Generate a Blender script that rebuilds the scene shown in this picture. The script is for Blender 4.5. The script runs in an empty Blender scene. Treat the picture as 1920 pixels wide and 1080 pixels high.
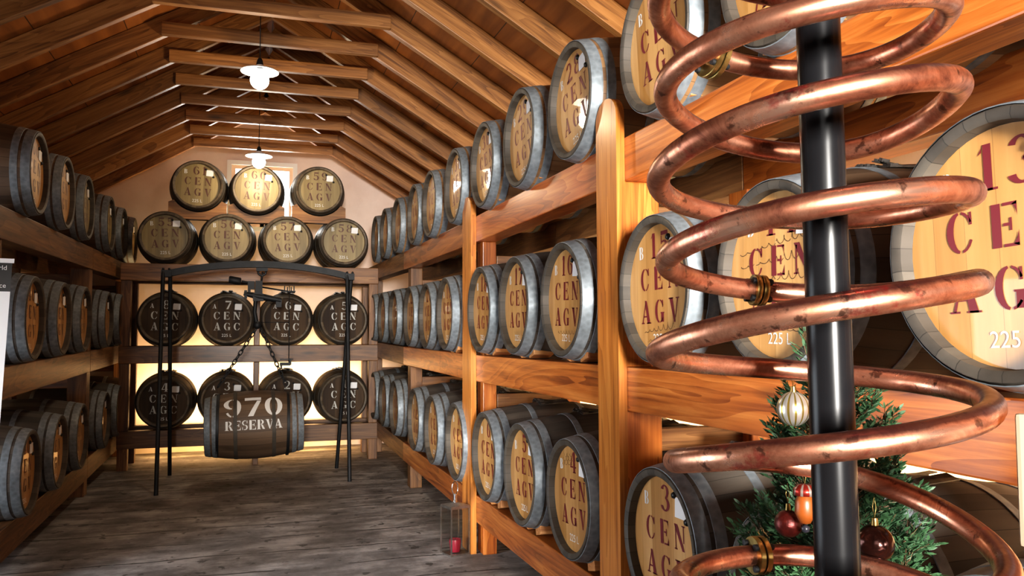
import bpy, bmesh, math, random
from mathutils import Vector, Matrix
R=math.radians; PI=math.pi
rnd=random.Random(7)
S=bpy.context.scene; COL=S.collection
V=Vector
S.view_settings.view_transform='Standard'
S.view_settings.look='Medium High Contrast'
S.view_settings.exposure=0.0

# ------------------------------------------------------------------ helpers
def tag(o,label=None,cat=None,group=None,kind=None):
    if label: o['label']=label
    if cat: o['category']=cat
    if group: o['group']=group
    if kind: o['kind']=kind
    return o
def mesh_from(name,bm,mat,smooth=False,angle=None):
    me=bpy.data.meshes.new(name)
    bmesh.ops.recalc_face_normals(bm,faces=bm.faces[:])
    if smooth:
        for f in bm.faces: f.smooth=True
        if angle:
            for e in bm.edges:
                if len(e.link_faces)==2 and e.calc_face_angle(0)>angle: e.smooth=False
    bm.to_mesh(me); bm.free()
    if mat: me.materials.append(mat)
    return me
def link(name,me,root=None,M=None):
    o=bpy.data.objects.new(name,me); COL.objects.link(o)
    if root is not None:
        o.parent=root
        o.matrix_local=M if M is not None else Matrix()
    elif M is not None: o.matrix_world=M
    return o
def thing(name,label,cat,loc=(0,0,0),rz=0,group=None):
    o=bpy.data.objects.new(name,None); COL.objects.link(o); o.empty_display_size=.1
    o.location=loc; o.rotation_euler=(0,0,rz)
    return tag(o,label,cat,group)
def inv(root):
    return (Matrix.Translation(root.location)@root.rotation_euler.to_matrix().to_4x4()).inverted()
def frame(p0,p1,up=(0,0,1)):
    p0=V(p0);p1=V(p1); x=(p1-p0).normalized(); up=V(up)
    y=up.cross(x).normalized(); z=x.cross(y)
    M=Matrix((x,y,z)).transposed().to_4x4(); M.translation=(p0+p1)/2
    return M,(p1-p0).length
def box_bm(l,w,h,bev=.006,seg=2):
    bm=bmesh.new(); bmesh.ops.create_cube(bm,size=1)
    for v in bm.verts: v.co=V((v.co.x*l,v.co.y*w,v.co.z*h))
    if bev: bmesh.ops.bevel(bm,geom=bm.edges[:],offset=bev,segments=seg,profile=.6,affect='EDGES')
    return bm
def beam(name,p0,p1,w,h,mat,root=None,up=(0,0,1),bev=.006):
    M,l=frame(p0,p1,up)
    me=mesh_from(name,box_bm(l,w,h,bev),mat)
    return link(name,me,root,(inv(root)@M) if root is not None else M)
def prism(outline,th):
    bm=bmesh.new(); n=len(outline)
    a=[bm.verts.new((x,y,-th/2)) for x,y in outline]; b=[bm.verts.new((x,y,th/2)) for x,y in outline]
    bm.faces.new(a[::-1]); bm.faces.new(b)
    for i in range(n): bm.faces.new((a[i],a[(i+1)%n],b[(i+1)%n],b[i]))
    return bm
def lathe(profile,seg=48,axis='Y',close=False):
    """profile list of (r,s): revolve round axis (s along it)"""
    bm=bmesh.new(); rings=[]
    for r,s in profile:
        ring=[]
        if r<1e-6:
            p=(0,s,0) if axis=='Y' else (0,0,s)
            ring=[bm.verts.new(p)]*seg
        else:
            for i in range(seg):
                a=2*PI*i/seg
                ring.append(bm.verts.new((r*math.cos(a),s,r*math.sin(a)) if axis=='Y' else (r*math.cos(a),r*math.sin(a),s)))
        rings.append(ring)
    idx=list(range(len(rings)-1))
    prs=[(rings[i],rings[i+1]) for i in idx]
    if close: prs.append((rings[-1],rings[0]))
    for A,B in prs:
        for i in range(seg):
            j=(i+1)%seg; vs=[]
            for v in (A[i],A[j],B[j],B[i]):
                if v not in vs: vs.append(v)
            if len(vs)>=3:
                try: bm.faces.new(vs)
                except ValueError: pass
    return bm
def tube_bm(pts,r,seg=12,closed=False,bm=None,caps=True,up0=None):
    bm=bm or bmesh.new(); pts=[V(p) for p in pts]; n=len(pts); rings=[]
    t0=(pts[1]-pts[0]).normalized()
    nrm=t0.orthogonal().normalized() if up0 is None else (V(up0)-t0*V(up0).dot(t0)).normalized()
    for i,p in enumerate(pts):
        if closed: t=(pts[(i+1)%n]-pts[i-1]).normalized()
        else: t=(pts[min(i+1,n-1)]-pts[max(i-1,0)]).normalized()
        nrm=(nrm-t*nrm.dot(t)).normalized(); b=t.cross(nrm)
        rr=r[i] if isinstance(r,(list,tuple)) else r
        rings.append([bm.verts.new(p+(nrm*math.cos(2*PI*k/seg)+b*math.sin(2*PI*k/seg))*rr) for k in range(seg)])
    m=n if closed else n-1
    for i in range(m):
        A=rings[i];B=rings[(i+1)%n]
        for k in range(seg): bm.faces.new((A[k],A[(k+1)%seg],B[(k+1)%seg],B[k]))
    if caps and not closed:
        bm.faces.new(rings[0][::-1]); bm.faces.new(rings[-1])
    return bm
def add_box(bm,c,s,M=None):
    r=bmesh.ops.create_cube(bm,size=1)['verts']
    for v in r:
        v.co=V((v.co.x*s[0]+c[0],v.co.y*s[1]+c[1],v.co.z*s[2]+c[2]))
        if M is not None: v.co=M@v.co
def add_ball(bm,c,r,sub=2,sc=(1,1,1)):
    for v in bmesh.ops.create_icosphere(bm,subdivisions=sub,radius=r)['verts']:
        v.co=V((v.co.x*sc[0],v.co.y*sc[1],v.co.z*sc[2]))+V(c)

# ------------------------------------------------------------------ materials
class NT:
    def __init__(s,name):
        s.m=bpy.data.materials.new(name); s.m.use_nodes=True; s.t=s.m.node_tree; s.b=s.t.nodes['Principled BSDF']
    def n(s,typ,**k):
        x=s.t.nodes.new(typ)
        for a,v in k.items():
            if a in x.inputs.keys(): x.inputs[a].default_value=v
            else: setattr(x,a,v)
        return x
    def l(s,a,b): s.t.links.new(a,b)
    def math(s,op,a,b=None,c=None):
        x=s.n('ShaderNodeMath',operation=op)
        for i,v in enumerate((a,b,c)):
            if v is None: continue
            if isinstance(v,(int,float)): x.inputs[i].default_value=v
            else: s.l(v,x.inputs[i])
        return x.outputs[0]
    def ramp(s,fac,stops):
        x=s.n('ShaderNodeValToRGB'); e=x.color_ramp.elements
        while len(e)<len(stops): e.new(.5)
        for i,(p,c) in enumerate(stops): e[i].position=p; e[i].color=(*c,1) if len(c)==3 else c
        s.l(fac,x.inputs[0]); return x.outputs[0]
    def mix(s,fac,a,b,mode='MIX'):
        x=s.n('ShaderNodeMix',data_type='RGBA',blend_type=mode)
        for i,v in ((0,fac),(6,a),(7,b)):
            if isinstance(v,(int,float)): x.inputs[i].default_value=v
            elif isinstance(v,tuple): x.inputs[i].default_value=(*v,1) if len(v)==3 else v
            else: s.l(v,x.inputs[i])
        return x.outputs[2]
    def set(s,**k):
        for a,v in k.items():
            a=a.replace('_',' ')
            if hasattr(v,'is_linked'): s.l(v,s.b.inputs[a])
            else: s.b.inputs[a].default_value=(*v,1) if isinstance(v,tuple) and len(v)==3 else v
        return s.m
    def bump(s,h,strength=.3,dist=.01):
        x=s.n('ShaderNodeBump',Strength=strength,Distance=dist); s.l(h,x.inputs['Height']); s.l(x.outputs[0],s.b.inputs['Normal'])
def objco(t,scale=(1,1,1),rnd_off=True):
    tc=t.n('ShaderNodeTexCoord'); mp=t.n('ShaderNodeMapping'); mp.inputs['Scale'].default_value=scale
    t.l(tc.outputs['Object'],mp.inputs['Vector'])
    if rnd_off:
        oi=t.n('ShaderNodeObjectInfo'); cx=t.n('ShaderNodeCombineXYZ')
        for i in range(3): t.l(t.math('MULTIPLY',oi.outputs['Random'],31.7+17*i),cx.inputs[i])
        t.l(cx.outputs[0],mp.inputs['Location'])
    return mp.outputs[0]
def wood(name,dark,mid,light,rough=.38,coat=.25,grain=16,knots=True,var=.25):
    t=NT(name); v=objco(t,(1.1,grain,grain))
    n=t.n('ShaderNodeTexNoise',Scale=1.0,Detail=7.0,Roughness=.62,Distortion=.5); t.l(v,n.inputs['Vector'])
    v2=objco(t,(.35,3.2,3.2)); w=t.n('ShaderNodeTexNoise',Scale=1.3,Detail=2.0,Distortion=1.2); t.l(v2,w.inputs['Vector'])
    rings=t.math('FRACT',t.math('MULTIPLY',w.outputs[0],11.0))
    fac=t.math('ADD',t.math('MULTIPLY',n.outputs[0],.84),t.math('MULTIPLY',rings,.16))
    v4=objco(t,(1.6,grain*4.2,grain*4.2)); n4=t.n('ShaderNodeTexNoise',Scale=1.0,Detail=4.0,Roughness=.6); t.l(v4,n4.inputs['Vector'])
    fac=t.math('ADD',t.math('MULTIPLY',fac,.72),t.math('MULTIPLY',n4.outputs[0],.28))
    c=t.ramp(fac,[(.36,dark),(.5,mid),(.66,light)])
    if knots:
        v3=objco(t,(1.3,5.5,5.5)); vo=t.n('ShaderNodeTexVoronoi',Scale=1.0,Randomness=1.0); t.l(v3,vo.inputs['Vector'])
        k=t.ramp(vo.outputs['Distance'],[(.05,(1,1,1)),(.17,(0,0,0))])
        kk=t.math('MULTIPLY',k,.75)
        c=t.mix(kk,c,tuple(x*.25 for x in dark))
    oi=t.n('ShaderNodeObjectInfo'); hs=t.n('ShaderNodeHueSaturation')
    t.l(t.math('ADD',t.math('MULTIPLY',oi.outputs['Random'],2*var),1-var),hs.inputs['Value']); t.l(c,hs.inputs['Color'])
    t.bump(n.outputs[0],.22,.004)
    return t.set(Base_Color=hs.outputs[0],Roughness=rough,Coat_Weight=coat,Coat_Roughness=.2)
def plain(name,col,rough=.5,metal=0,**k):
    t=NT(name); return t.set(Base_Color=col,Roughness=rough,Metallic=metal,**k)
def noisy(name,c0,c1,scale=6,rough=.5,metal=0,bump=.15,stretch=(1,1,1),**k):
    t=NT(name); v=objco(t,stretch); n=t.n('ShaderNodeTexNoise',Scale=scale,Detail=6.0,Roughness=.65); t.l(v,n.inputs['Vector'])
    c=t.ramp(n.outputs[0],[(.3,c0),(.7,c1)])
    if bump: t.bump(n.outputs[0],bump,.004)
    return t.set(Base_Color=c,Roughness=rough,Metallic=metal,**k)

M_BEAM=wood('varnished_pine',(.19,.042,.008),(.42,.12,.02),(.60,.225,.052),.34,.3)
M_BEAM_RED=wood('reddish_varnished_pine',(.22,.04,.01),(.42,.10,.02),(.56,.2,.05),.3,.3)
M_BEAM_OLD=wood('aged_timber',(.075,.028,.009),(.175,.075,.024),(.30,.145,.05),.48,.1)
M_POST=wood('pale_orange_pine',(.27,.08,.013),(.52,.185,.032),(.66,.29,.07),.34,.3,22)
M_RAFTER=wood('rafter_timber',(.12,.045,.011),(.27,.115,.03),(.4,.19,.058),.5,.08,18)
M_CHOCK=wood('chock_pine',(.3,.1,.03),(.52,.22,.07),(.7,.36,.14),.55,0,20,False)
def sheathing():
    t=NT('roof_boarding'); v=objco(t,(9,.9,9),False)
    n=t.n('ShaderNodeTexNoise',Scale=1.0,Detail=6.0,Distortion=.4); t.l(v,n.inputs['Vector'])
    c=t.ramp(n.outputs[0],[(.3,(.16,.05,.01)),(.55,(.30,.10,.02)),(.75,(.40,.15,.036))])
    tc=t.n('ShaderNodeTexCoord'); sx=t.n('ShaderNodeSeparateXYZ'); t.l(tc.outputs['Object'],sx.inputs[0])
    f=t.math('FRACT',t.math('MULTIPLY',sx.outputs[0],1/.6)); g=t.math('LESS_THAN',f,.012)
    c=t.mix(g,c,(.02,.008,.003))
    return t.set(Base_Color=c,Roughness=.5)
M_SHEATH=sheathing()
def floor_mat():
    t=NT('worn_grey_floor'); v=objco(t,(1,1,1),False)
    n=t.n('ShaderNodeTexNoise',Scale=2.2,Detail=9.0,Roughness=.68); t.l(v,n.inputs['Vector'])
    vs=objco(t,(1.1,4.2,1),False); n2=t.n('ShaderNodeTexNoise',Scale=1.6,Detail=8.0,Roughness=.7); t.l(vs,n2.inputs['Vector'])
    fac=t.math('ADD',t.math('MULTIPLY',n.outputs[0],.6),t.math('MULTIPLY',n2.outputs[0],.4))
    c=t.ramp(fac,[(.38,(.075,.071,.070)),(.49,(.19,.18,.178)),(.6,(.40,.385,.38))])
    # wandering joints between the slabs, running across the room
    sx=t.n('ShaderNodeSeparateXYZ'); t.l(v,sx.inputs[0])
    nw=t.n('ShaderNodeTexNoise',Scale=1.4,Detail=4.0); t.l(v,nw.inputs['Vector'])
    yy=t.math('ADD',sx.outputs[1],t.math('MULTIPLY',nw.outputs[0],.16))
    f=t.math('FRACT',t.math('MULTIPLY',yy,1/.46)); d=t.math('ABSOLUTE',t.math('SUBTRACT',f,.5))
    cr=t.math('MULTIPLY',t.math('LESS_THAN',d,.022),t.math('GREATER_THAN',n.outputs[0],.46))
    c=t.mix(t.math('MULTIPLY',cr,.85),c,(.012,.011,.011))
    # dark pits
    vo=t.n('ShaderNodeTexNoise',Scale=9.0,Detail=3.0); t.l(v,vo.inputs['Vector'])
    p=t.ramp(vo.outputs[0],[(.635,(0,0,0)),(.665,(1,1,1))]); c=t.mix(t.math('MULTIPLY',p,.75),c,(.03,.028,.028))
    h=t.math('SUBTRACT',fac,t.math('MULTIPLY',cr,.5)); t.bump(h,.5,.02)
    return t.set(Base_Color=c,Roughness=.62)
M_FLOOR=floor_mat()
M_WALL=noisy('limewash',(.70,.56,.49),(.84,.72,.65),1.6,.85,0,.12)
def staves(name,a,b,c_,rough=.55):
    t=NT(name); tc=t.n('ShaderNodeTexCoord'); sx=t.n('ShaderNodeSeparateXYZ'); t.l(tc.outputs['Object'],sx.inputs[0])
    ang=t.math('MULTIPLY',t.math('ARCTAN2',sx.outputs[0],sx.outputs[2]),30/(2*PI))
    oi=t.n('ShaderNodeObjectInfo'); ang2=t.math('ADD',ang,t.math('MULTIPLY',oi.outputs['Random'],40))
    fl=t.math('FLOOR',ang); fr=t.math('FRACT',ang)
    wn=t.n('ShaderNodeTexWhiteNoise',noise_dimensions='1D'); t.l(t.math('ADD',fl,t.math('MULTIPLY',oi.outputs['Random'],97.0)),wn.inputs['W'])
    v=objco(t,(14,1.4,14)); n=t.n('ShaderNodeTexNoise',Scale=1.0,Detail=6.0,Distortion=.3); t.l(v,n.inputs['Vector'])
    fac=t.math('ADD',t.math('MULTIPLY',n.outputs[0],.6),t.math('MULTIPLY',wn.outputs[0],.36))
    c=t.ramp(fac,[(.25,a),(.48,b),(.75,c_)])
    ln=t.math('LESS_THAN',fr,.035); c=t.mix(t.math('MULTIPLY',ln,.8),c,tuple(x*.3 for x in a))
    t.bump(t.math('SUBTRACT',n.outputs[0],ln),.25,.004)
    return t.set(Base_Color=c,Roughness=rough)
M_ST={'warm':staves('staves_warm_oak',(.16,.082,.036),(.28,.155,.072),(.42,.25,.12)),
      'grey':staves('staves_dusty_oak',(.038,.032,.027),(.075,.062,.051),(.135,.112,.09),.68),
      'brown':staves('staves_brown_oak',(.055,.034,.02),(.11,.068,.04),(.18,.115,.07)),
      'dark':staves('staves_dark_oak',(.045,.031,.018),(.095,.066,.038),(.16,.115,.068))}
M_CHIME=staves('chime_end_grain',(.045,.037,.029),(.07,.058,.046),(.1,.085,.066),.6)
def headmat(name,a,b,c_,coat=.75,rough=.45,cr=.03):
    t=NT(name); tc=t.n('ShaderNodeTexCoord'); sx=t.n('ShaderNodeSeparateXYZ'); t.l(tc.outputs['Object'],sx.inputs[0])
    oi=t.n('ShaderNodeObjectInfo')
    pl=t.math('MULTIPLY',t.math('ADD',sx.outputs[0],2.013),1/.083); fl=t.math('FLOOR',pl); fr=t.math('FRACT',pl)
    wn=t.n('ShaderNodeTexWhiteNoise',noise_dimensions='1D'); t.l(t.math('ADD',fl,t.math('MULTIPLY',oi.outputs['Random'],53.0)),wn.inputs['W'])
    v=objco(t,(26,26,1.5)); n=t.n('ShaderNodeTexNoise',Scale=1.0,Detail=5.0,Distortion=.6); t.l(v,n.inputs['Vector'])
    fac=t.math('ADD',t.math('MULTIPLY',n.outputs[0],.6),t.math('MULTIPLY',wn.outputs[0],.38))
    c=t.ramp(fac,[(.25,a),(.5,b),(.75,c_)])
    ln=t.math('LESS_THAN',fr,.02); c=t.mix(t.math('MULTIPLY',ln,.55),c,tuple(x*.5 for x in a))
    return t.set(Base_Color=c,Roughness=rough,Coat_Weight=coat,Coat_Roughness=cr)
M_HD={'honey':headmat('head_honey_oak',(.42,.205,.055),(.56,.295,.095),(.67,.39,.15)),
      'olive':headmat('head_olive_oak',(.165,.115,.04),(.25,.18,.068),(.35,.265,.115),.15,.5,.3),
      'dark':headmat('head_dark_oak',(.026,.013,.006),(.052,.028,.012),(.09,.05,.022),0,.75,.3)}
def hoopmat():
    t=NT('galvanised_hoop'); v=objco(t,(1,1,1)); n=t.n('ShaderNodeTexNoise',Scale=7.0,Detail=8.0,Roughness=.7); t.l(v,n.inputs['Vector'])
    vo=t.n('ShaderNodeTexVoronoi',Scale=38.0); t.l(v,vo.inputs['Vector'])
    f=t.math('ADD',t.math('MULTIPLY',n.outputs[0],.75),t.math('MULTIPLY',vo.outputs['Distance'],.3))
    c=t.ramp(f,[(.3,(.14,.155,.165)),(.55,(.22,.25,.275)),(.75,(.32,.355,.38))])
    t.bump(n.outputs[0],.1,.004)
    return t.set(Base_Color=c,Metallic=.3,Roughness=t.ramp(n.outputs[0],[(.3,(.58,.58,.58)),(.7,(.45,.45,.45))]))
M_HOOP=hoopmat()
M_HOOPD=noisy('dark_hoop',(.045,.038,.03),(.10,.085,.066),7,.6,.2)
M_RED=plain('stencil_maroon',(.17,.013,.02),.45)
M_BROWN=plain('stencil_brown',(.10,.035,.018),.5)
M_WHITE=plain('stencil_white',(.74,.73,.70),.5)
M_WHITE2=plain('faded_white',(.56,.56,.53),.7)
M_PAPER=plain('paper',(.82,.82,.83),.6)
M_BLACK=plain('black_plastic',(.012,.012,.012),.4)
M_IRON=noisy('black_iron',(.008,.009,.010),(.022,.023,.026),9,.55,.3)
M_TIN=noisy('tarnished_tin',(.05,.045,.04),(.2,.19,.18),20,.4,.7)
def copper():
    t=NT('tarnished_copper'); v=objco(t,(1,1,1),False); n=t.n('ShaderNodeTexNoise',Scale=9.0,Detail=9.0,Roughness=.7,Distortion=.6); t.l(v,n.inputs['Vector'])
    c=t.ramp(n.outputs[0],[(.3,(.16,.055,.035)),(.43,(.46,.19,.115)),(.55,(.70,.36,.24)),(.72,(.86,.56,.43))])
    n2=t.n('ShaderNodeTexNoise',Scale=30.0,Detail=5.0,Roughness=.6); t.l(v,n2.inputs['Vector'])
    sp=t.ramp(n2.outputs[0],[(.60,(0,0,0)),(.66,(1,1,1))]); c=t.mix(t.math('MULTIPLY',sp,.75),c,(.07,.03,.022))
    n4=t.n('ShaderNodeTexNoise',Scale=3.6,Detail=8.0,Roughness=.75); t.l(v,n4.inputs['Vector'])
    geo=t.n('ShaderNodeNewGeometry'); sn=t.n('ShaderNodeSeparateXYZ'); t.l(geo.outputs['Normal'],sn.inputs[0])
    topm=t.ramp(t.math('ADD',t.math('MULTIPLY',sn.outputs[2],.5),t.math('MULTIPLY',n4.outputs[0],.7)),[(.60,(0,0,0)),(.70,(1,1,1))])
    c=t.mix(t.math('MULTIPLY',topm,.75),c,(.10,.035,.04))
    n3=t.n('ShaderNodeTexNoise',Scale=4.3,Detail=7.0,Roughness=.75); t.l(v,n3.inputs['Vector'])
    rd=t.ramp(n3.outputs[0],[(.59,(0,0,0)),(.64,(1,1,1))]); c=t.mix(t.math('MULTIPLY',rd,.6),c,(.42,.03,.035))
    t.bump(n.outputs[0],.12,.006)
    return t.set(Base_Color=c,Metallic=.93,Roughness=t.ramp(n.outputs[0],[(.3,(.45,.45,.45)),(.7,(.2,.2,.2))]))
M_COPPER=copper()
M_BRASS=noisy('dirty_brass',(.10,.065,.02),(.52,.38,.14),26,.32,.95)
M_POLE=plain('black_satin_steel',(.008,.008,.009),.27,.0,Specular_IOR_Level=.22)
M_CHROME=plain('chrome',(.75,.75,.76),.12,1)
def glass():
    t=NT('clear_glass'); tr=t.n('ShaderNodeBsdfTransparent'); gl=t.n('ShaderNodeBsdfGlossy',Roughness=.03); fr=None
    mx=t.n('ShaderNodeMixShader'); mx.inputs[0].default_value=.06; t.l(tr.outputs[0],mx.inputs[1]); t.l(gl.outputs[0],mx.inputs[2])
    tr.inputs[0].default_value=(.96,.97,.96,1); t.l(mx.outputs[0],t.t.nodes['Material Output'].inputs[0]); return t.m
M_GLASS=glass()
M_CANDLE=plain('red_candle_wax',(.5,.012,.05),.35,0,Subsurface_Weight=.2)
M_LANTERN=noisy('brushed_nickel',(.22,.2,.18),(.5,.47,.43),12,.3,.9)
M_ENAMEL=plain('white_enamel',(.85,.85,.85),.3)
M_LEAF=noisy('cypress_green',(.012,.040,.017),(.055,.135,.055),7,.6,0,0)
M_LEAF.node_tree.nodes['Principled BSDF'].inputs['Subsurface Weight'].default_value=.0
M_TWIG=plain('twig_brown',(.12,.07,.035),.7)
def emis(name,col,st):
    t=NT(name); return t.set(Base_Color=(.9,.9,.9),Emission_Color=col,Emission_Strength=st)
M_BULB=emis('lit_opal_glass',(1,.97,.92),14)

# ------------------------------------------------------------------ stencil letters (quads + arcs, unit height)
def qd(a,b,c,d): return ('q',a,b,c,d)
def rc(x0,y0,x1,y1): return qd((x0,y0),(x1,y0),(x1,y1),(x0,y1))
def arc(cx,cy,ro,ri,a0,a1,off=(0,0)): return ('a',cx,cy,ro,ri,a0,a1,off)
def bowl(cx,cy,rx,ry,tx,ty,a0,a1): return arc(cx,cy,(rx,ry),(rx-tx,ry-ty),a0,a1)
G={
'C':(.76,[bowl(.42,.5,.4,.5,.2,.06,98,262),bowl(.42,.5,.36,.5,.07,.06,28,82),bowl(.42,.5,.36,.5,.07,.06,278,335),rc(.68,.66,.75,.96)]),
'E':(.76,[rc(.06,0,.30,1),rc(.36,.93,.72,1),qd((.72,.66),(.72,1),(.6,.95),(.68,.85)),rc(.36,.47,.52,.54),rc(.52,.36,.58,.65),rc(.36,0,.74,.07),qd((.74,0),(.74,.36),(.69,.18),(.6,.05))]),
'N':(.86,[rc(.08,.0,.15,.93),rc(.0,0,.24,.05),qd((.0,1),(.27,1),(.80,0),(.62,0)),rc(.70,.32,.77,1),rc(.6,.95,.88,1)]),
'A':(.84,[qd((.08,.03),(.16,.03),(.42,.9),(.37,.9)),qd((.34,1),(.5,1),(.80,.0),(.55,.0)),rc(.22,.28,.48,.34),rc(0,0,.28,.05),rc(.48,0,.87,.05)]),
'G':(.82,[bowl(.42,.5,.4,.5,.2,.06,98,262),bowl(.42,.5,.36,.5,.07,.06,28,82),bowl(.42,.5,.36,.5,.07,.06,278,322),rc(.66,.66,.73,.95),rc(.55,.04,.77,.40),rc(.5,.40,.82,.45)]),
'V':(.84,[qd((.07,1),(.33,1),(.52,0),(.40,0)),qd((.69,.97),(.76,.97),(.54,.16),(.5,.2)),rc(0,.95,.38,1),rc(.58,.95,.86,1)]),
'R':(.82,[rc(.08,0,.32,1),rc(0,0,.4,.05),bowl(.38,.74,.34,.26,.2,.06,-84,84),qd((.42,.46),(.6,.46),(.84,0),(.6,0))]),
'S':(.66,[bowl(.32,.74,.28,.26,.14,.07,60,262),bowl(.34,.27,.29,.27,.16,.07,-120,86),rc(.53,.7,.59,.98),rc(.06,.02,.12,.3)]),
'B':(.74,[rc(.08,0,.3,1),bowl(.36,.75,.28,.25,.17,.06,-86,86),bowl(.36,.26,.34,.26,.2,.06,-86,86)]),
'0':(.72,[bowl(.36,.5,.36,.5,.2,.06,100,260),bowl(.36,.5,.36,.5,.2,.06,-80,80)]),
'1':(.44,[rc(.14,0,.34,1),qd((.0,.78),(.1,.84),(.12,1),(.1,.92)),rc(.04,0,.46,.05)]),
'2':(.70,[bowl(.34,.72,.32,.28,.18,.06,-35,170),qd((.02,.06),(.22,.06),(.64,.56),(.5,.56)),rc(.0,0,.68,.16)]),
'3':(.68,[bowl(.30,.74,.30,.26,.17,.06,-80,160),bowl(.30,.27,.35,.27,.2,.06,-165,84)]),
'4':(.72,[rc(.38,.0,.58,1),qd((.0,.3),(.1,.3),(.36,.95),(.32,1)),rc(0,.24,.34,.31),rc(.6,.24,.74,.31),rc(.3,0,.68,.05)]),
'5':(.68,[rc(.08,.84,.62,1),rc(.08,.5,.15,.82),bowl(.3,.32,.35,.32,.2,.07,-160,120)]),
'6':(.70,[bowl(.36,.5,.36,.5,.2,.06,95,265),bowl(.36,.30,.34,.30,.19,.06,-85,88),bowl(.36,.5,.3,.5,.1,.07,35,82)]),
'7':(.66,[rc(.0,.82,.66,1),qd((.12,0),(.34,0),(.66,.78),(.5,.78))]),
'8':(.72,[bowl(.36,.75,.3,.25,.15,.05,98,262),bowl(.36,.75,.3,.25,.15,.05,-82,82),bowl(.36,.27,.36,.27,.18,.06,98,262),bowl(.36,.27,.36,.27,.18,.06,-82,82)]),
'9':(.70,[bowl(.34,.5,.36,.5,.2,.06,-85,85),bowl(.34,.70,.34,.30,.19,.06,92,268),bowl(.34,.5,.3,.5,.1,.07,215,262)]),
' ':(.4,[]),
}
def glyph_quads(ch,nq=4):
    w,prims=G[ch]; out=[]
    for p in prims:
        if p[0]=='q':
            a,b,c,d=[V((*x,0)) for x in p[1:]]
            for i in range(nq):
                for j in range(2):
                    f=lambda u,v:(a*(1-u)+b*u)*(1-v)+(d*(1-u)+c*u)*v
                    out.append([f(j/2,i/nq),f((j+1)/2,i/nq),f((j+1)/2,(i+1)/nq),f(j/2,(i+1)/nq)])
        else:
            _,cx,cy,ro,ri,a0,a1,off=p; n=max(3,int(abs(a1-a0)/15))
            for i in range(n):
                t0=R(a0+(a1-a0)*i/n);t1=R(a0+(a1-a0)*(i+1)/n)
                P=lambda r,t:V((cx+r[0]*math.cos(t),cy+r[1]*math.sin(t),0))
                out.append([P(ri,t0),P(ro,t0),P(ro,t1),P(ri,t1)])
    return w,out
def text_width(s,h,gap): return sum(G[c][0]*h for c in s)+gap*(len(s)-1)
def put_text(bm,s,x,y,h,gap,fn,align='c',wx=1.0):
    """lay the text on a surface, fn maps (x,y) to 3-D"""
    W=(sum(G[c][0]*h*wx for c in s)+gap*(len(s)-1))
    cx=x-W/2 if align=='c' else x
    for c in s:
        w,qs=glyph_quads(c)
        for q in qs:
            vs=[bm.verts.new(fn(cx+p.x*h*wx,y+p.y*h)) for p in q]
            bm.faces.new(vs)
        cx+=w*h*wx+gap
def flat_text_mesh(name,body,size,mat,align='CENTER'):
    cu=bpy.data.curves.new(name,'FONT'); cu.body=body; cu.size=size; cu.align_x=align
    ob=bpy.data.objects.new(name,cu); COL.objects.link(ob)
    dg=bpy.context.evaluated_depsgraph_get(); me=bpy.data.meshes.new_from_object(ob.evaluated_get(dg))
    bpy.data.objects.remove(ob); bpy.data.curves.remove(cu)
    me.materials.clear(); me.materials.append(mat); return me

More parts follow.
